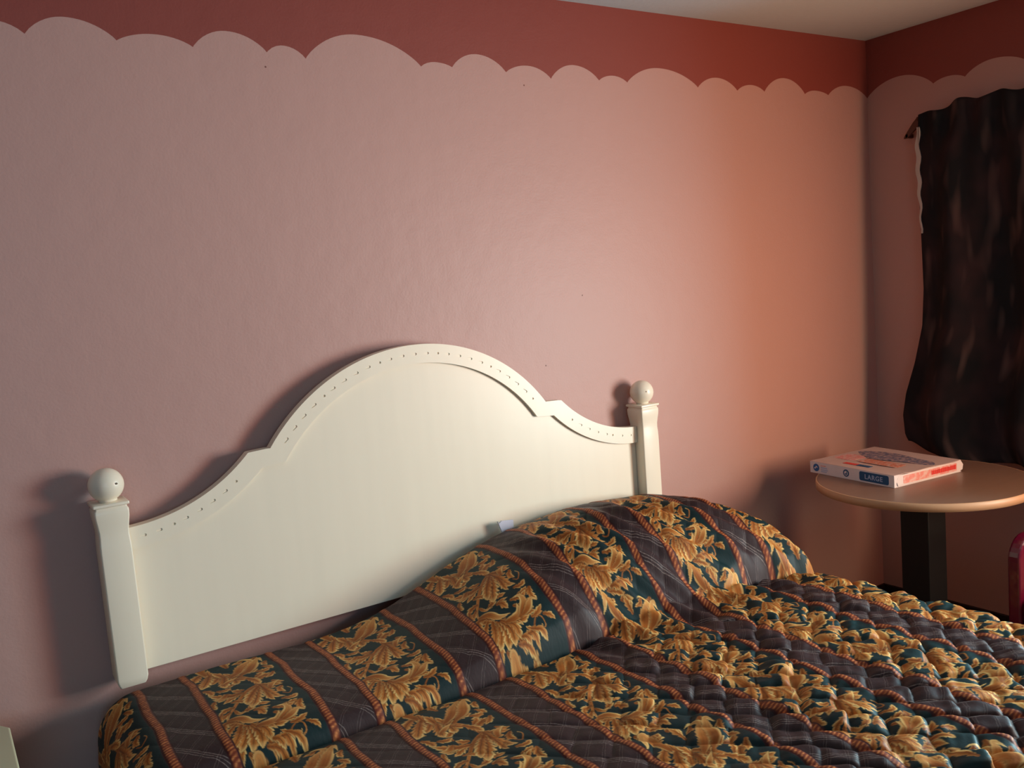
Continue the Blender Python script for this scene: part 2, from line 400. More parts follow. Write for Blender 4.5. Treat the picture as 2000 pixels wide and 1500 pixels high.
bm = bmesh.new(); cols(bm, ds, lambda d: .665, lambda d: top_z(d)-.001, -.052, -.036)
o = obj('panel', bm, CREAM, hb, bevel=.0015)
bm = bmesh.new(); cols(bm, ds, in_z, top_z, -.0635, -.033)
band = obj('arched_rail', bm, CREAM, hb)
# carved key-shaped notches along the rail
cut = bmesh.new()
def path_pts():
    L = []
    for s in (-1, 1):
        for d in np.linspace(0, .425, 300): L.append((s*d, (top_z(d)+in_z(d*.93))/2, s, 0))
    return L
def capsule(bm, cx, cz, ang, ln, w, depth, pin):
    ca, sa = math.cos(ang), math.sin(ang); pts = []
    for k in range(9): a = PI/2+PI*k/8; pts.append((-ln/2+w*.6*math.cos(a), w*.6*math.sin(a)))
    for k in range(9): a = -PI/2+PI*k/8; pts.append((ln/2+w*pin*math.cos(a), w*pin*math.sin(a)))
    q = [(cx+x*ca-y*sa, cz+x*sa+y*ca) for x, y in pts]
    M = Matrix(((1, 0, 0, 0), (0, 0, 1, 0), (0, 1, 0, 0), (0, 0, 0, 1)))
    prism(bm, q, -.075, -.0635+depth, M)
R0 = (.5566+.5016)/2
k = 0; th = -50.
while th < 50.5:                                   # on the round arch
    t = math.radians(th); x = R0*math.sin(t); z = 1.395-.5566+R0*math.cos(t)-.645
    if k % 5 == 4: capsule(cut, x, z, -t, .002, .0034, .0032, 1.0); th += 3.3
    else: capsule(cut, x, z, -t, .013, .0016, .0022, 2.1); th += 4.3
    k += 1
R1 = (.449+.504)/2
for s in (-1, 1):                                  # on the two hollow shoulders
    th = 5.; k = 0
    while th < 39:
        t = math.radians(th); x = s*(.83-R1*math.sin(t)); z = 1.479-R1*math.cos(t)-.645
        if k % 5 == 2: capsule(cut, x, z, s*-t, .002, .0034, .0032, 1.0); th += 3.6
        else: capsule(cut, x, z, s*-t, .011, .0016, .0022, 2.1); th += 4.6
        k += 1
bmesh.ops.recalc_face_normals(cut, faces=cut.faces)
cme = bpy.data.meshes.new('cutter'); cut.to_mesh(cme); cut.free(); co = bpy.data.objects.new('cutter', cme); C.objects.link(co); co.location = hb.location
md = band.modifiers.new('carve', 'BOOLEAN'); md.object = co; md.solver = 'EXACT'; md.operation = 'DIFFERENCE'
bpy.context.view_layer.update(); dg = bpy.context.evaluated_depsgraph_get()
nm = bpy.data.meshes.new_from_object(band.evaluated_get(dg)); print('rail verts', len(band.data.vertices), '->', len(nm.vertices))
band.modifiers.clear(); band.data = nm; bpy.data.objects.remove(co, do_unlink=True)
bv = band.modifiers.new('bevel', 'BEVEL'); bv.width = .0012; bv.segments = 2; bv.limit_method = 'ANGLE'; bv.angle_limit = math.radians(40)
def square_loft(bm, prof, cx, cy_, rad=.004):
    rings = []
    for h, z in prof:
        r = min(rad, h*.6); pts = []
        for (sx, sy_, a0) in ((1, 1, 0), (-1, 1, 90), (-1, -1, 180), (1, -1, 270)):
            for j in range(4):
                a = math.radians(a0+30*j); pts.append((cx+sx*(h-r)+r*math.cos(a), cy_+sy_*(h-r)+r*math.sin(a)))
        rings.append([bm.verts.new((x, y, z)) for x, y in pts])
    n = len(rings[0]); bm.faces.new(rings[0][::-1]); bm.faces.new(rings[-1])
    for a, b in zip(rings, rings[1:]):
        for i in range(n): bm.faces.new((a[i], a[(i+1) % n], b[(i+1) % n], b[i]))
def shade_auto(o, ang=35):
    for p in o.data.polygons: p.use_smooth = True
    m = o.modifiers.new('edges', 'EDGE_SPLIT'); m.split_angle = math.radians(ang)
def make_post(x):
    bm = bmesh.new()
    prof = [(.024, .646), (.029, .648), (.033, .656), (.0355, .668), (.0355, .985), (.0350, 1.005), (.0338, 1.022), (.0340, 1.036), (.0362, 1.054), (.0382, 1.068), (.0388, 1.080), (.0385, 1.087), (.0360, 1.0905), (.0355, 1.093), (.0360, 1.0955)]
    square_loft(bm, [(h, z-.645) for h, z in prof], x, -.06)
    p = obj('post', bm, CREAM, hb); shade_auto(p)
    bm = bmesh.new(); square_loft(bm, [(h, z-.645) for h, z in [(.0375, 1.0955), (.0405, 1.0970), (.0410, 1.1000), (.0405, 1.1030), (.039, 1.1040)]], x, -.06, .003)
    c = obj('post_cap', bm, CREAM, p); shade_auto(c)
    bm = bmesh.new(); rb = .0405
    lathe(bm, [(.020, 1.1038-.645), (.0215, 1.1055-.645)]+[(rb*math.sin(a), 1.144-.645-rb*math.cos(a)) for a in np.linspace(.55, PI-.02, 26)], x, -.06, 40)
    f = obj('ball_finial', bm, CREAM, p, smooth=True)
    bm = bmesh.new(); q = Matrix.Translation((x+(.018 if x < 0 else -.012), -.06-.034, 1.149-.645)) @ Matrix.Rotation(PI/2, 4, 'X')
    prism(bm, [(.0024*math.cos(a), .0024*math.sin(a)) for a in np.linspace(0, 2*PI, 14, endpoint=False)], -.006, .0045, q)
    obj('peg_hole_shade', bm, mat('peg_shadow_brown', srgb(120, 104, 84), rough=.7), f)  # solid peg; its brown stands in for the shade inside a screw hole
make_post(-.8565); make_post(.8565)
# ------------------------------------------------------------------ bed under the spread
Z0 = .595
bed = thing('bed', (1.26, -1.1, 0), 'wide bed against the wall, its mattress hidden under the gold and green bedspread', 'bed')
MATT = mat('mattress_ticking', srgb(190, 184, 172), rough=.9); FRM = mat('dark_bed_base', srgb(40, 32, 30), rough=.8)
bm = bmesh.new(); box(bm, -.94, .90, -.99, .985, .34, .565); obj('mattress', bm, MATT, bed, bevel=.04, seg=4)
bm = bmesh.new(); box(bm, -.93, .89, -.98, .975, .12, .34); obj('box_spring', bm, MATT, bed, bevel=.02)
for x in (-.85, .81):
    for y in (-.9, .9):
        bm = bmesh.new(); lathe(bm, [(.03, 0), (.035, .12)], x, y, 16); obj('leg', bm, FRM, bed)
# ------------------------------------------------------------------ bedspread
def smooth(x, a, b): t = np.clip((x-a)/(b-a), 0, 1); return t*t*(3-2*t)
def table(xs, ys, k=9):
    g = np.linspace(xs[0]-.3, xs[-1]+.3, 800); v = np.interp(g, xs, ys)
    n = max(3, int(k)); v = np.convolve(np.pad(v, n, 'edge'), np.ones(n)/n, 'same')[n:-n]; v = np.convolve(np.pad(v, n, 'edge'), np.ones(n)/n, 'same')[n:-n]
    return lambda x: np.interp(x, g, v)
fA = table([.2, .33, .55, .783, .90, .992, 1.108, 1.2, 1.32, 1.43, 1.65, 1.8, 1.98, 2.09, 2.2, 2.30], [.036, .048, .050, .042, .052, .070, .110, .150, .190, .218, .242, .238, .219, .192, .142, .088], 22)
fBr = table([0, .09, .15, .22, .3, .36, .42, .47, .51, .55, .60, .66], [.80, .93, .99, 1, .95, .86, .72, .54, .33, .14, .03, 0], 10)
fBl = table([0, .09, .2, .33, .43, .49, .53, .552, .57], [.85, .97, 1, .97, .84, .66, .44, .05, 0], 5)
_ph = np.random.default_rng(11).uniform(0, 6.28, 400)
def wob(a, d, f, i0, n=7):
    s = 0
    for i in range(n):
        th = _ph[i0+i]; ff = f*(.6+.13*i); s = s+np.sin(ff*(a*math.cos(th)+d*math.sin(th))+_ph[i0+i+50])
    return s/n
def height(a, d):
    """top of the spread above the floor (without quilting)"""
    soft = smooth(a, 1.36, 1.5)*(1-smooth(a, 1.88, 2.0))         # the fold is soft in the middle of the big pillow
    right = smooth(a, 1.0, 1.3)
    ear = smooth(a, 2.02, 2.24)
    dw = d+.006*wob(a, d*0, 16, 3)-.045*ear
    B = fBl(dw)*(1-right)+right*(fBr(dw)*(.35+.65*soft)+fBl(dw*.985+.004)*(.65-.65*soft))
    h = Z0+fA(a)*B
    h = h-(.034*np.exp(-((dw-.562)/.0085)**2)+.008*np.exp(-((dw-.575)/.03)**2))*(1-.9*soft)
    h = h+.004*wob(a, d, 9, 20)*smooth(d, .1, .2)+.0035*wob(a, d, 24, 30)*smooth(d, .12, .25)
    # drag wrinkles running down the side of the big pillow
    wr = right*smooth(d, .15, .3)*(1-smooth(d, .62, .75))
    h = h+wr*.0095*np.sin(a*72+8*np.sin(d*7)+2.2*wob(a, d, 12, 40))*smooth(a, 1.25, 1.45)
    return h
AX, RL, BX, RR = .325, .085, 2.19, .06
def axis(segs):
    out = []
    for a, b, st in segs: out += list(np.arange(a, b-1e-9, st))
    return np.array(out+[segs[-1][1]])
A = axis([(-.19, .12, .0042), (.12, 2.285, .0019), (2.285, 2.66, .006)])
D = axis([(-.30, .03, .010), (.03, 1.68, .0019), (1.68, 2.14, .0042), (2.14, 2.62, .012)])
a, d = np.meshgrid(A, D)
def fold(s, R):
    """arc length past the edge -> (outwards, drop, angle)"""
    th = np.clip(s/R, 0, PI/2); st = np.clip(s-R*PI/2, 0, None)
    return R*np.sin(th), R*(1-np.cos(th))+st, th, st
ol, dl, tl, sl = fold(np.clip(AX-a, 0, None), RL); orr, dr, tr_, sr_ = fold(np.clip(a-BX, 0, None), RR)
ob, db, tb, sb = fold(np.clip(.115-d, 0, None), .022); of, df, tf, sf = fold(np.clip(d-2.09, 0, None), .05)
X = np.where(a < AX, AX-ol-.10*sl, np.where(a > BX, BX+orr+.05*sr_, a))
Dy = np.where(d < .115, .115-ob, np.where(d > 2.09, 2.09+of+.04*sf, d))
drop = dl+dr+db+df
ac, dc_ = np.clip(a, .2, 2.26), np.clip(d, .09, 2.2)
Hh = height(ac, dc_)
Z = Z0-drop+(Hh-Z0)*np.clip(1-(dl+dr+df)/.4, 0, 1)*np.clip(1-np.clip(db-.05, 0, 1)/.6, 0, 1)
Z = np.maximum(Z, .045)
# quilting: puffed diamonds between stitch lines, strongest on the flat far side of the bed
aw = a+.016*wob(a, d, 17, 60)+.006*wob(a, d, 48, 70); dw = d+.016*wob(a, d, 15, 80)+.006*wob(a, d, 44, 90)
U, V = (aw+dw)/math.sqrt(2), (aw-dw)/math.sqrt(2); cu_, cv_ = .066, .078
row = np.floor(V/cu_); stag = U/cv_+.12*np.mod(row, 2)
colm = np.floor(stag); rnd_c = np.mod(np.sin(row*12.9898+colm*78.233)*43758.5453, 1)     # every puff is filled a little differently
su, sv = np.abs(np.sin(PI*stag)), np.abs(np.sin(PI*V/cu_))
ku = np.clip(.72+.75*wob(a, d, 26, 160), .25, 1); kv = np.clip(.78+.75*wob(a, d, 24, 170), .3, 1)    # some seams pull tight, others barely show
puff = (1-ku*(1-su)**2.2)*(1-kv*(1-sv)**2.4)
puff = puff*(.62+.55*rnd_c)
side = smooth(a, .85, 1.5)*smooth(d, .58, .82)
irr = .75+.5*(wob(a, d, 45, 100)+.5)
amp = .0014+.0016*smooth(d, .6, .8)+.0115*side*irr+.0035*smooth(a, 1.25, 1.6)*smooth(d, .12, .3)
wr2 = .0060*side*wob(a, d, 95, 110)+.0016*side*wob(a, d, 210, 120)+.0075*side*wob(a, d, 30, 130)
q = amp*(puff-.35)+wr2*(.4+.6*puff)
at_ = a+.0045*np.abs(np.sin(PI*(d+.35*np.floor((a-.389)/.1645))/.19))+.0035*wob(a, d, 26, 180)+.0015*wob(a, d, 70, 190)-.003
mper = np.mod(at_-.334, .329); dist = np.minimum(np.minimum(mper, np.abs(mper-.11)), .329-mper)
q = q+.0016*np.sqrt(np.clip(1-(dist/.0095)**2, 0, 1))
nx = -np.sin(tl)+np.sin(tr_); ny = np.sin(tb)-np.sin(tf); nz = np.cos(np.maximum(np.maximum(tl, tr_), np.maximum(tb, tf)))
nl = np.sqrt(nx*nx+ny*ny+nz*nz)+1e-6
# puffs lean a little towards the foot, as the weight of the filling does
lean = .55*side*q*np.clip(puff, 0, 1)
P3 = np.stack([X+q*nx/nl+lean*.3, -(Dy)+q*ny/nl-lean, Z+q*nz/nl], -1)
P3[..., 1] = np.minimum(P3[..., 1], -.0975)
low = P3[..., 2] < .05; P3[..., 2] = np.where(low, .05, P3[..., 2])
# printed colours
def lin3(r, g, b): return np.array(srgb(r, g, b)[:3])
NV = a.size; col = np.zeros(a.shape+(4,)); mm = mper
t_rgb, t_cov = leaf_tile()
ix = np.clip((mm-.11)/TILE_R, 0, t_cov.shape[1]-1.001); # the print follows the cloth: distance along the surface, not along the floor
slope = np.zeros_like(Hh); slope[1:] = np.clip(np.diff(Hh, axis=0)/np.diff(D)[:, None], -1.3, 1.3)*((D[1:] > .12) & (D[1:] < .8))[:, None]
step = np.zeros_like(Hh); step[1:] = (np.sqrt(1+slope[1:]**2)-1)*np.diff(D)[:, None]
dtex = d+np.cumsum(step, axis=0)*smooth(a, 1.0, 1.5)
iy = np.mod(dtex-.10, TILE_L)/TILE_R
i0 = ix.astype(int); j0 = iy.astype(int) % t_cov.shape[0]; fx = (ix-i0)[..., None]; fy = (iy-np.floor(iy))[..., None]; j1 = (j0+1) % t_cov.shape[0]; i1 = np.minimum(i0+1, t_cov.shape[1]-1)
green = lin3(12, 36, 38)
full = t_rgb+green*(1-t_cov[..., None])
smp = full[j0, i0]*(1-fx)*(1-fy)+full[j0, i1]*fx*(1-fy)+full[j1, i0]*(1-fx)*fy+full[j1, i1]*fx*fy
col[..., :3] = smp; col[..., 3] = 0
pl = mm < .11; col[pl] = (0, 0, 0, 1)
# rope borders
sgn = np.where(mm < .055, mm, np.where(mm > .2, mm-.329, mm-.11))
tw = np.mod((d+sgn*.35)/.0090, 1); br = np.exp(-((tw-.5)/.20)**2); qq = np.clip(1-(np.abs(sgn)/.0088)**2, 0, 1)
br = br*np.clip(.62+.9*wob(a, d, 900, 140)+.5*wob(a, d, 260, 150), .12, 1)
rope = lin3(112, 44, 26)[None, None]*(1-br[..., None])+lin3(222, 138, 80)[None, None]*br[..., None]
rope = rope*(.55+.45*qq[..., None])
core = smooth(-np.abs(sgn), -.0092, -.0074)[..., None]; rim = smooth(-np.abs(sgn), -.0135, -.0115)[..., None]
rimc = np.zeros_like(col); rimc[..., :3] = lin3(58, 20, 22); rc = np.zeros_like(col); rc[..., :3] = rope
col = col*(1-rim)+rimc*rim; col = col*(1-core)+rc*core
nA, nD = len(A), len(D)
me = bpy.data.meshes.new('bedspread'); me.vertices.add(NV); me.vertices.foreach_set('co', P3.reshape(-1).astype(np.float32))
idx = np.arange(NV).reshape(nD, nA); quads = np.stack([idx[:-1, :-1], idx[1:, :-1], idx[1:, 1:], idx[:-1, 1:]], -1).reshape(-1, 4)
nf = len(quads); me.loops.add(nf*4); me.loops.foreach_set('vertex_index', quads.reshape(-1).astype(np.int32))
me.polygons.add(nf); me.polygons.foreach_set('loop_start', np.arange(0, nf*4, 4, dtype=np.int32)); me.polygons.foreach_set('loop_total', np.full(nf, 4, dtype=np.int32))
me.update(calc_edges=True); me.polygons.foreach_set('use_smooth', np.ones(nf, dtype=bool))
ca = me.color_attributes.new('print', 'FLOAT_COLOR', 'POINT'); ca.data.foreach_set('color', col.reshape(-1).astype(np.float32))
uv = me.attributes.new('cloth', 'FLOAT_VECTOR', 'POINT'); cv = np.stack([mm, d, a], -1); uv.data.foreach_set('vector', cv.reshape(-1).astype(np.float32))
sp_o = bpy.data.objects.new('bedspread', me); C.objects.link(sp_o)
tag(sp_o, 'quilted bedspread with gold acanthus scrolls on green between purple plaid stripes, covering the bed', 'bedspread')
so = sp_o.modifiers.new('cloth_thickness', 'SOLIDIFY'); so.thickness = .004; so.offset = -1
SM = bpy.data.materials.new('bedspread_print'); SM.use_nodes = True; nt = SM.node_tree; b = nt.nodes['Principled BSDF']; me.materials.append(SM)
def N(t, **k):
    n = nt.nodes.new(t)
    for kk, v in k.items(): setattr(n, kk, v)
    return n
def M_(op, x, y=None, z=None):
    n = N('ShaderNodeMath', operation=op)
    for i, v in enumerate((x, y, z)):
        if v is None: continue
        if isinstance(v, (int, float)): n.inputs[i].default_value = v
        else: nt.links.new(v, n.inputs[i])
    return n.outputs[0]
at = N('ShaderNodeAttribute', attribute_name='print'); cu = N('ShaderNodeAttribute', attribute_name='cloth'); sx = N('ShaderNodeSeparateXYZ'); nt.links.new(cu.outputs['Vector'], sx.inputs[0])
x, y = sx.outputs[0], sx.outputs[1]
nz_ = N('ShaderNodeTexNoise'); nz_.inputs['Scale'].default_value = 38; nz_.inputs['Detail'].default_value = 4; nt.links.new(cu.outputs['Vector'], nz_.inputs['Vector'])
wv = M_('MULTIPLY', M_('SUBTRACT', nz_.outputs[0], .5), .006)
def lines(sgn, per, offs, wdt):
    uvw = M_('ADD', M_('MULTIPLY', M_('ADD' if sgn > 0 else 'SUBTRACT', x, y), .7071), wv)
    fr_ = M_('MULTIPLY', M_('FRACT', M_('ADD', M_('DIVIDE', uvw, per), 40.25)), per)
    acc = None
    for o_ in offs:
        l = M_('MAXIMUM', M_('SUBTRACT', 1, M_('DIVIDE', M_('ABSOLUTE', M_('SUBTRACT', fr_, o_)), wdt)), 0)
        acc = l if acc is None else M_('MAXIMUM', acc, l)
    return acc
l1 = lines(-1, .066, (.026, .032, .038), .0013); l2 = lines(1, .066, (.014, .019, .047, .052), .0011)
n2 = N('ShaderNodeTexNoise'); n2.inputs['Scale'].default_value = 160; n2.inputs['Detail'].default_value = 3; nt.links.new(cu.outputs['Vector'], n2.inputs['Vector'])
ln = M_('ADD', M_('MULTIPLY', l1, .58), M_('MULTIPLY', l2, .17))
ln = M_('MULTIPLY', ln, M_('ADD', M_('MULTIPLY', n2.outputs[0], 1.7), -.15))
pm = N('ShaderNodeMix', data_type='RGBA'); pm.inputs[6].default_value = srgb(52, 35, 36); pm.inputs[7].default_value = srgb(176, 156, 148); nt.links.new(ln, pm.inputs[0])
# thread-scale speckle
pn = N('ShaderNodeMix', data_type='RGBA', blend_type='MULTIPLY'); pn.inputs[0].default_value = .5; nt.links.new(pm.outputs[2], pn.inputs[6])
gr = N('ShaderNodeMapRange'); gr.inputs[3].default_value = .3; gr.inputs[4].default_value = 1.45; nt.links.new(n2.outputs[0], gr.inputs[0]); nt.links.new(gr.outputs[0], pn.inputs[7])
fm = N('ShaderNodeMix', data_type='RGBA'); nt.links.new(at.outputs['Alpha'], fm.inputs[0]); nt.links.new(at.outputs['Color'], fm.inputs[6]); nt.links.new(pn.outputs[2], fm.inputs[7])
nt.links.new(fm.outputs[2], b.inputs['Base Color']); b.inputs['Roughness'].default_value = .56; b.inputs['Specular IOR Level'].default_value = .22
b.inputs['Sheen Weight'].default_value = .0; b.inputs['Sheen Roughness'].default_value = .4
bp = N('ShaderNodeBump'); bp.inputs['Strength'].default_value = .25; bp.inputs['Distance'].default_value = .0012; nt.links.new(n2.outputs[0], bp.inputs['Height']); nt.links.new(bp.outputs[0], b.inputs['Normal'])
# ------------------------------------------------------------------ pillow under the spread
WHT = mat('white_pillowcase', srgb(206, 208, 222), rough=.85, bump=(60, .2, .002))
pil = thing('pillow', (1.67, -.30, Z0-.01), 'plump white pillow under the bedspread, one corner peeking out beside the headboard', 'pillow')
bm = bmesh.new(); n = 28; g = {}
for sgn_ in (1, -1):
    for i in range(n+1):
        for j in range(n+1):
            u, v = i/n*2-1, j/n*2-1
            e = max(0, (1-abs(u)**2.6)*(1-abs(v)**2.6))**.42
            if sgn_ == -1 and e == 0: g[(sgn_, i, j)] = g[(1, i, j)]; continue
            g[(sgn_, i, j)] = bm.verts.new((u*.40*(1-.04*v*v), v*.165*(1-.05*u*u), .085+sgn_*.068*e))
    for i in range(n):
        for j in range(n):
            f = (g[(sgn_, i, j)], g[(sgn_, i+1, j)], g[(sgn_, i+1, j+1)], g[(sgn_, i, j+1)])
            if len(set(f)) > 2: bm.faces.new(f if sgn_ > 0 else f[::-1])
obj('pillow_body', bm, WHT, pil, smooth=True)
bm = bmesh.new()
P0 = Vector((1.418, -.088, .826))-pil.location                         # the little corner flap of the pillowcase
pts = [(-.006, .004, .002), (-.001, .004, -.006), (.008, .003, .001), (.05, 0, -.004), (.05, 0, -.10), (-.01, 0, -.10), (.012, 0, -.05)]
fr_v = [bm.verts.new(P0+Vector((x_, 0, z_))) for x_, y_, z_ in pts]; bk = [bm.verts.new(P0+Vector((x_, .006, z_))) for x_, y_, z_ in pts]
bm.faces.new(fr_v); bm.faces.new(bk[::-1])
for i in range(len(pts)): bm.faces.new((fr_v[i], bk[i], bk[(i+1) % len(pts)], fr_v[(i+1) % len(pts)]))
obj('pillowcase_corner', bm, WHT, pil)
# ------------------------------------------------------------------ round table
WOOD = mat('beige_laminate', srgb(128, 98, 82), rough=.38, spec=.5, noise=(5, .10, (1, 9, 1)))
EDGE = mat('table_edge_band', srgb(178, 138, 106), rough=.45)
BLK = mat('black_table_metal', srgb(24, 26, 30), rough=.5, spec=.4)
tb_ = thing('round_table', (2.90, -.55, 0), 'small round beige laminate table with black pedestal in the corner by the curtain', 'table')
bm = bmesh.new(); lathe(bm, [(.352, .722), (.3515, .7495), (.350, .750)], 0, 0, 128); obj('tabletop', bm, WOOD, tb_)
bm = bmesh.new()
ring = [[bm.verts.new((r*math.cos(2*PI*i/128), r*math.sin(2*PI*i/128), z)) for i in range(128)] for r, z in ((.3525, .722), (.357, .7225), (.358, .736), (.357, .7495), (.3525, .7502))]
for p, q_ in zip(ring, ring[1:]+[ring[0]]):
    for i in range(128): bm.faces.new((p[i], p[(i+1) % 128], q_[(i+1) % 128], q_[i]))
o = obj('edge_band', bm, EDGE, tb_, smooth=True)
bm = bmesh.new(); box(bm, -.054, .054, -.054, .054, .055, .705); obj('pedestal_column', bm, BLK, tb_, bevel=.004)
bm = bmesh.new(); box(bm, -.15, .15, -.15, .15, .705, .722); obj('mounting_plate', bm, BLK, tb_, bevel=.004)
for r_ in (PI/4, 3*PI/4):
    bm = bmesh.new(); Mz = Matrix.Rotation(r_, 4, 'Z')
    prism(bm, [(-.27, .0), (-.27, .02), (-.06, .055), (.06, .055), (.27, .02), (.27, .0)], -.03, .03, Mz @ Matrix.Rotation(PI/2, 4, 'X'))
    obj('base_bar', bm, BLK, tb_, bevel=.004)
# ------------------------------------------------------------------ pizza box
CARD = mat('white_cardboard', srgb(214, 206, 208), rough=.7, noise=(30, .04, (1, 1, 1)))
KRAFT = mat('kraft_cardboard', srgb(178, 140, 112), rough=.85)
INKB = mat('blue_ink', srgb(34, 92, 150), rough=.6); INKN = mat('navy_label_ink', srgb(24, 76, 118), rough=.6); INKR = mat('red_ink', srgb(206, 62, 58), rough=.6)
INKG = mat('grey_blue_ink', srgb(98, 98, 122), rough=.7, noise=(60, .35, (1, 1, 1))); INKP = mat('pink_ink', srgb(214, 138, 132), rough=.7); INKO = mat('orange_ink', srgb(198, 116, 92), rough=.7); INKL = mat('pale_blue_ink', srgb(160, 176, 206), rough=.7)
for m_, hi in ((INKG, srgb(176, 150, 150)), (INKO, srgb(204, 170, 160)), (INKP, srgb(212, 180, 176))):
    nt = m_.node_tree; bb = nt.nodes['Principled BSDF']; tc_ = [n for n in nt.nodes if n.type == 'TEX_COORD'][0]
    nn_ = nt.nodes.new('ShaderNodeTexNoise'); nn_.inputs['Scale'].default_value = 70; nn_.inputs['Detail'].default_value = 4; nt.links.new(tc_.outputs['Object'], nn_.inputs['Vector'])
    rp = nt.nodes.new('ShaderNodeValToRGB'); nt.links.new(nn_.outputs[0], rp.inputs[0]); rp.color_ramp.elements[0].position = .45; rp.color_ramp.elements[1].position = .62
    rp.color_ramp.elements[0].color = bb.inputs['Base Color'].default_value; rp.color_ramp.elements[1].color = hi; nt.links.new(rp.outputs[0], bb.inputs['Base Color'])
c0, c1 = Vector((2.761, -.183)), Vector((2.722, -.560)); ang = math.atan2(*(c1-c0).yx)      # front edge runs from c0 to c1
pb = thing('pizza_box', (c0.x, c0.y, .7503), 'closed white pizza box with blue LARGE label lying on the round table', 'box', rz=ang)
LW, LD, LH = .379, .350, .044            # local x along the front, local y = -> away to the left of it, we want away from viewer
# local frame: +x front edge, depth goes to +y
def L3(x_, y_, z_): return (x_, y_, z_)
bm = bmesh.new(); box(bm, 0, LW, .002, LD, 0, .003); box(bm, 0, .0025, .002, LD, .003, LH-.004); box(bm, LW-.0045, LW-.002, .004, LD-.004, .003, LH-.006); box(bm, .0025, LW-.0045, LD-.0025, LD, .003, LH-.004); box(bm, .0025, LW-.0045, .002, .0045, .003, LH-.004)
obj('tray', bm, CARD, pb)
bm = bmesh.new()                        # lid: top sheet, slightly sagging, with side flaps
n = 16; top = {}; bot = {}
for i in range(n+1):
    for j in range(n+1):
        u, v = i/n, j/n; zz = LH-.0035*math.sin(PI*u)*math.sin(PI*v)-.002*u*math.sin(6*v)**2*(v > .2)
        top[i, j] = bm.verts.new((LW*u, LD*v, zz)); bot[i, j] = bm.verts.new((LW*u, LD*v, zz-.0018))
for i in range(n):
    for j in range(n):
        bm.faces.new((top[i, j], top[i+1, j], top[i+1, j+1], top[i, j+1])); bm.faces.new((bot[i, j], bot[i, j+1], bot[i+1, j+1], bot[i+1, j]))
for i in range(n):
    bm.faces.new((top[i, 0], bot[i, 0], bot[i+1, 0], top[i+1, 0])); bm.faces.new((top[i, n], top[i+1, n], bot[i+1, n], bot[i, n]))
    bm.faces.new((top[0, i], top[0, i+1], bot[0, i+1], bot[0, i])); bm.faces.new((top[n, i], bot[n, i], bot[n, i+1], top[n, i+1]))
lid = obj('lid', bm, mat('lid_shade_cardboard', srgb(192, 168, 162), rough=.8, noise=(24, .10, (1, 1, 1))), pb)  # lid darker than the white flaps: dim light on top put into colour
bm = bmesh.new(); box(bm, 0, LW-.0003, -.0005, .0015, .0005, LH-.001); ff = obj('front_flap', bm, CARD, lid)
MX = Matrix(((0, 0, 1, 0), (1, 0, 0, 0), (0, 1, 0, 0), (0, 0, 0, 1)))   # (a,b,c)->(c,a,b): outline in the local y-z plane
bm = bmesh.new(); prism(bm, [(.020, .002), (.030, .006), (LD-.02, .001), (LD+.006, .008), (LD+.010, .026), (LD-.004, .043), (LD-.04, .040), (.16, .042), (.05, .0405), (.0235, LH-.002), (.012, .020)], LW-.001, LW+.0012, MX); sf_ = obj('side_flap', bm, CARD, lid)
bm = bmesh.new(); prism(bm, [(.000, .001), (.008, .001), (.016, .030), (.026, LH-.001), (.0, LH-.001)], LW-.001, LW+.001, MX); obj('corner_tab', bm, CARD, lid)
def flat(name, m, outline, plane, parent, h=.0006):
    """printed patch: outline on the front ('f': x,z), side ('s': y,z) or top ('t': x,y) face"""
    bm = bmesh.new()
    if plane == 'f': prism(bm, outline, -.0005, -.0005-h, Matrix(((1, 0, 0, 0), (0, 0, 1, 0), (0, 1, 0, 0), (0, 0, 0, 1))))
    elif plane == 's': prism(bm, outline, LW+.0012, LW+.0012+h, MX)
    else: prism(bm, outline, LH-.0016, LH+h-.001)
    return obj(name, bm, m, parent)
def rr(x0_, x1_, y0_, y1_, r):
    o_ = []
    for cx, cy_, a0 in ((x1_-r, y1_-r, 0), (x0_+r, y1_-r, 90), (x0_+r, y0_+r, 180), (x1_-r, y0_+r, 270)):
        for k_ in range(6): t = math.radians(a0+18*k_); o_.append((cx+r*math.cos(t), cy_+r*math.sin(t)))
    return o_
def disc(cx, cy_, r, n_=28): return [(cx+r*math.cos(2*PI*k_/n_), cy_+r*math.sin(2*PI*k_/n_)) for k_ in range(n_)]
flat('label_panel', INKN, rr(.232, .358, .006, .039, .007), 'f', ff)
def text_mesh(name, s, size, m, M, parent, bold=.0):
    cu_ = bpy.data.curves.new('t', 'FONT'); cu_.body = s; cu_.size = size; cu_.extrude = .0004; cu_.align_x = 'CENTER'; cu_.offset = bold; cu_.space_character = 1.15
    to = bpy.data.objects.new('t', cu_); C.objects.link(to); bpy.context.view_layer.update()
    mesh = bpy.data.meshes.new_from_object(to.evaluated_get(bpy.context.evaluated_depsgraph_get())); bpy.data.objects.remove(to, do_unlink=True)
    mesh.transform(M); mesh.materials.clear(); mesh.materials.append(m)
    o_ = bpy.data.objects.new(name, mesh); C.objects.link(o_); o_.parent = parent; return o_
FM = Matrix(((1, 0, 0, .294), (0, 0, -1, -.0013), (0, 1, 0, .0145), (0, 0, 0, 1)))
text_mesh('lettering', 'LARGE', .0235, INKL, FM, ff, .0004)
flat('round_emblem', INKB, disc(.030, .022, .0145), 'f', ff); flat('emblem_mark', CARD, [(.021, .018), (.027, .017), (.029, .024), (.036, .021), (.037, .025), (.030, .029), (.026, .023), (.022, .023)], 'f', ff, .0009)
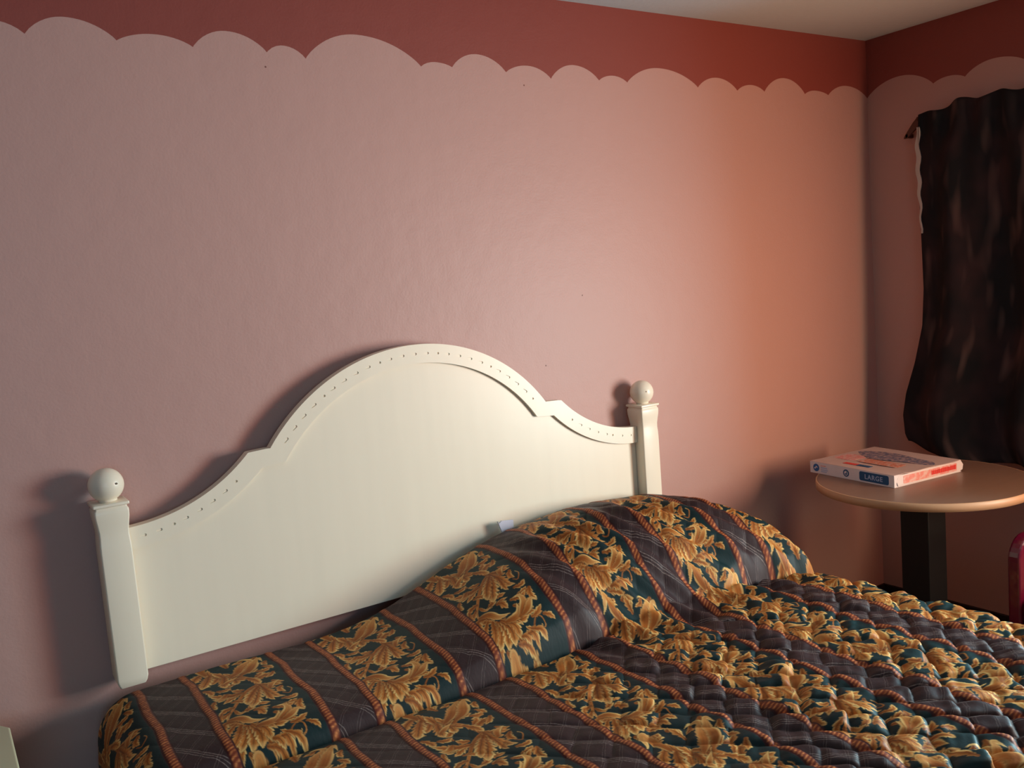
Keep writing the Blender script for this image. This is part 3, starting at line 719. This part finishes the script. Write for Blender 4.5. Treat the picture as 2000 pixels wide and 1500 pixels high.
for zz, x1_, mm_ in ((.030, .076, INKP), (.0225, .083, INKL), (.015, .086, INKL), (.0085, .081, INKL)):
    flat('print_line', mm_, [(.053, zz), (x1_, zz), (x1_, zz+.004), (.053, zz+.004)], 'f', ff)
flat('swirl_emblem', INKN, disc(.172, .022, .0135), 'f', ff); flat('swirl_center', CARD, disc(.172, .0215, .0085), 'f', ff, .0009)
flat('swirl_mark', INKN, [(.166, .018), (.172, .015), (.178, .018), (.177, .026), (.173, .030), (.1745, .022), (.171, .020), (.1675, .0225)], 'f', ff, .0012)
flat('side_print', INKP, rr(.045, .325, .008, .036, .004), 's', sf_, .0003)
rnd2 = random.Random(5); x_ = .19
bm = bmesh.new()
while x_ < .315:                        # blurred red lettering on the side
    w_ = rnd2.uniform(.006, .011); prism(bm, [(x_, .015), (x_+w_, .015), (x_+w_, .031-rnd2.uniform(0, .003)), (x_, .031)], LW+.0015, LW+.0022, MX); x_ += w_+.0012
obj('side_lettering', bm, INKR, sf_)
flat('top_print', INKG, [(.02+.34*(.5+.5*math.cos(t)*(1-.12*math.sin(2*t))), .235+.055*math.sin(t)*(1+.25*math.cos(3*t))) for t in np.linspace(0, 2*PI, 40, endpoint=False)], 't', lid)
flat('top_band', INKO, rr(.13, .30, .105, .165, .012), 't', lid); flat('top_patch', INKP, rr(.015, .11, .10, .19, .02), 't', lid)
for (xa, xb, m_) in ((.115, .165, INKR), (.175, .228, INKN)):
    bm = bmesh.new(); x_ = xa
    while x_ < xb: w_ = rnd2.uniform(.006, .010); prism(bm, [(x_, .045), (x_+w_, .047), (x_+w_, .068), (x_, .066)], LH-.001, LH+.0001, None); x_ += w_+.0015
    obj('top_lettering', bm, m_, lid)
# ------------------------------------------------------------------ armchair beside the table
BURG = mat('burgundy_painted_wood', srgb(94, 12, 40), rough=.22, spec=.6, coat=.4); UPH = mat('floral_upholstery', srgb(120, 92, 62), rough=.9, noise=(35, .7, (1, 1, 1)), bump=(80, .3, .003))
ch = thing('armchair', (2.98, -1.17, 0), 'burgundy framed armchair with patterned seat standing beside the round table', 'chair')
def sweep_rect(bm, pts, w_, h_):
    """rectangular bar along a path in the local x-z plane; w_ = thickness in y"""
    pts = [Vector(p) for p in pts]; rings = []
    for i, p in enumerate(pts):
        t = (pts[min(i+1, len(pts)-1)]-pts[max(i-1, 0)]).normalized(); nn = Vector((-t.z, 0, t.x))
        rings.append([bm.verts.new(p+nn*sx_*h_/2+Vector((0, sy_*w_/2, 0))) for sx_, sy_ in ((1, 1), (1, -1), (-1, -1), (-1, 1))])
    bm.faces.new(rings[0][::-1]); bm.faces.new(rings[-1])
    for p, q_ in zip(rings, rings[1:]):
        for k_ in range(4): bm.faces.new((p[k_], p[(k_+1) % 4], q_[(k_+1) % 4], q_[k_]))
for s in (-1, 1):
    y_ = .235*s; bm = bmesh.new()
    path = [(-.19, y_, 0), (-.19, y_, .56)]+[(-.19+.055*(1-math.cos(t)), y_, .56+.055*math.sin(t)) for t in np.linspace(.2, PI/2, 8)]+[(.24, y_, .605)]
    sweep_rect(bm, path, .040, .042); obj('arm', bm, BURG, ch, bevel=.008, seg=3)
    bm = bmesh.new(); sweep_rect(bm, [(.26, y_, 0), (.23, y_, .40), (.30, y_, .74)], .040, .042); obj('back_leg', bm, BURG, ch, bevel=.008, seg=3)
bm = bmesh.new(); box(bm, -.205, .22, -.205, .205, .375, .455); obj('seat', bm, UPH, ch, bevel=.025, seg=4)
bm = bmesh.new(); box(bm, -.20, .21, -.212, .212, .33, .375); obj('seat_frame', bm, BURG, ch, bevel=.006)
bm = bmesh.new(); box(bm, -.02, .02, -.20, .20, -.15, .15, M=Matrix.Translation((.262, 0, .60)) @ Matrix.Rotation(.2, 4, 'Y')); obj('backrest', bm, UPH, ch, bevel=.015, seg=3)
# ------------------------------------------------------------------ curtain and rod
CURT = bpy.data.materials.new('dark_printed_curtain'); CURT.use_nodes = True; nt = CURT.node_tree; b = nt.nodes['Principled BSDF']
at = N('ShaderNodeAttribute', attribute_name='cloth'); mp = N('ShaderNodeMapping'); mp.inputs['Rotation'].default_value = (0, 0, .6); mp.inputs['Scale'].default_value = (9, 3.2, 1); nt.links.new(at.outputs['Vector'], mp.inputs[0])
n1 = N('ShaderNodeTexNoise'); n1.inputs['Scale'].default_value = 1.4; n1.inputs['Detail'].default_value = 1; nt.links.new(mp.outputs[0], n1.inputs['Vector'])
n3 = N('ShaderNodeTexNoise'); n3.inputs['Scale'].default_value = 5; nt.links.new(at.outputs['Vector'], n3.inputs['Vector'])
cr_ = N('ShaderNodeValToRGB'); nt.links.new(n1.outputs[0], cr_.inputs[0]); e = cr_.color_ramp.elements
e[0].position = .56; e[0].color = srgb(22, 22, 26); e[1].position = .84; e[1].color = srgb(92, 72, 68)
cr2 = N('ShaderNodeValToRGB'); nt.links.new(n3.outputs[0], cr2.inputs[0]); e = cr2.color_ramp.elements
e[0].position = .42; e[0].color = (.0, 0, 0, 1); e[1].position = .66; e[1].color = srgb(40, 20, 20)
ad = N('ShaderNodeMix', data_type='RGBA', blend_type='ADD'); ad.inputs[0].default_value = 1; nt.links.new(cr_.outputs[0], ad.inputs[6]); nt.links.new(cr2.outputs[0], ad.inputs[7]); nt.links.new(ad.outputs[2], b.inputs['Base Color'])
b.inputs['Roughness'].default_value = .8; b.inputs['Specular IOR Level'].default_value = .2
nu, nv = 260, 90; YB = 1.62
le_z = [.70, .74, .80, .88, .97, 1.10, 1.25, 1.40, 1.60, 1.80, 2.0, 2.11]; le_y = [.31, .225, .185, .172, .182, .225, .262, .272, .268, .264, .268, .272]
co, cl = [], []
for j in range(nv+1):
    v = j/nv
    for i in range(nu+1):
        u = i/nu; zb = .725+.05*math.exp(-((u)/.035)**2)+.006*math.sin(u*31); zt = 2.082+.022*smooth(np.array(u), .03, .12)+.008*math.sin(u*60)
        z = zt+(zb-zt)*v; yl = np.interp(z, le_z, le_y); yy = yl+(YB-yl)*u
        f_ = u*34+.9*math.sin(v*2.2+u*9)+.5*v*math.sin(u*17)
        am = .008+.024*v**.7
        xx = 3.392-.012-.02*v+am*math.sin(f_)+.006*math.sin(f_*2.3+1)
        if v < .05: xx = 3.385+.010*math.sin(u*90)
        elif v < .12: w_ = (v-.05)/.07; xx = xx*w_+(3.385+.010*math.sin(u*90))*(1-w_)
        # hem swings inwards below the sill
        xx += -.02*max(0, v-.85)/.15
        co.append((min(xx, 3.44), -yy, z)); cl.append((u*1.9, v*1.35, 0))
me = bpy.data.meshes.new('curtain'); fs = [(j*(nu+1)+i, j*(nu+1)+i+1, (j+1)*(nu+1)+i+1, (j+1)*(nu+1)+i) for j in range(nv) for i in range(nu)]
me.from_pydata(co, [], fs); aa = me.attributes.new('cloth', 'FLOAT_VECTOR', 'POINT'); aa.data.foreach_set('vector', np.array(cl, dtype=np.float32).reshape(-1)); me.materials.append(CURT)
for p in me.polygons: p.use_smooth = True
cur = bpy.data.objects.new('curtain', me); C.objects.link(cur); tag(cur, 'dark patterned curtain hanging in folds over the window beside the corner', 'curtain')
so = cur.modifiers.new('cloth_thickness', 'SOLIDIFY'); so.thickness = .003; so.offset = 1
LIN = mat('pale_curtain_lining', srgb(190, 178, 168), rough=.8)
me = bpy.data.meshes.new('lining'); zs = np.linspace(2.035, 1.62, 26)
vs = []; 
for k_, z in enumerate(zs):
    t = k_/25; wd = .014*math.sin(PI*min(1, t*1.15+.08))**.8*(1-.55*t)+.0015
    yc = .268+.004*math.sin(k_*1.1)
    vs += [(3.386, -(yc-wd), z), (3.386, -(yc+.006), z), (3.389, -(yc+.006), z), (3.389, -(yc-wd), z)]
fs = [(4*k_+m_, 4*k_+(m_+1) % 4, 4*(k_+1)+(m_+1) % 4, 4*(k_+1)+m_) for k_ in range(25) for m_ in range(4)]+[(0, 3, 2, 1), (100, 101, 102, 103)]
me.from_pydata(vs, [], fs); me.materials.append(LIN); li = bpy.data.objects.new('lining', me); C.objects.link(li); li.parent = cur
RODM = mat('brown_rod_metal', srgb(84, 50, 40), rough=.45)
rod = thing('curtain_rod', (3.40, -.26, 2.05), 'brown curtain rod with a bent end bracket reaching the wall above the dark curtain', 'curtain rod')
bm = bmesh.new(); tube(bm, [(.012, .01, .022), (.012, -2.7, .022)], .007); obj('rod', bm, RODM, rod, smooth=True)
bm = bmesh.new(); prism(bm, [(-.006, .034), (.014, .030), (.034, .012), (.060, -.020), (.072, -.036), (.076, -.046), (.062, -.046), (.040, -.030), (.018, -.012), (-.006, -.002)], .018, .028, Matrix(((0, 0, 1, 0), (1, 0, 0, 0), (0, 1, 0, 0), (0, 0, 0, 1))))
obj('end_bracket', bm, RODM, rod, bevel=.002)
bm = bmesh.new(); box(bm, .018, .0545, .055, .068, -.045, -.028); obj('wall_plate', bm, RODM, rod, bevel=.002)
bm = bmesh.new(); box(bm, .018, .0545, -2.66, -2.64, .01, .034); obj('end_bracket', bm, RODM, rod, bevel=.002)
# ------------------------------------------------------------------ bedside cabinet (only a corner of it is in view)
ns = thing('nightstand', (-.19, -.30, 0), 'cream bedside cabinet corner at the left edge, standing against the mauve wall', 'nightstand')
CR2 = mat('cream_cabinet_lacquer', (.62, .60, .40, 1), rough=.4)
def rect_clip(hx, hy, c): return [(-hx+c, -hy), (hx-c, -hy), (hx, -hy+c), (hx, hy-2.2*c), (hx-c, hy-c*.5), (hx-2.6*c, hy), (-hx+c, hy), (-hx, hy-c), (-hx, -hy+c)]
bm = bmesh.new(); prism(bm, rect_clip(.256, .205, .022), .622, .657); obj('cabinet_top', bm, CR2, ns, bevel=.004, seg=3)
bm = bmesh.new(); box(bm, -.235, .235, -.185, .19, .07, .622); nb = obj('cabinet_body', bm, CR2, ns, bevel=.004)
for zz in (.36, .10):
    bm = bmesh.new(); box(bm, -.215, .215, -.2, -.185, zz, zz+.235); dr_ = obj('drawer', bm, CR2, ns, bevel=.004)
    bm = bmesh.new(); lathe(bm, [(.006, 0), (.006, .012), (.014, .018), (.012, .027), (.004, .03)], 0, 0, 20); kn = obj('knob', bm, RODM, dr_, smooth=True); kn.matrix_local = Matrix.Translation((0, -.2, zz+.118)) @ Matrix.Rotation(PI/2, 4, 'X')
for x in (-.21, .21):
    for y in (-.16, .165):
        bm = bmesh.new(); box(bm, x-.02, x+.02, y-.02, y+.02, 0, .07); obj('foot', bm, CR2, ns, bevel=.003)
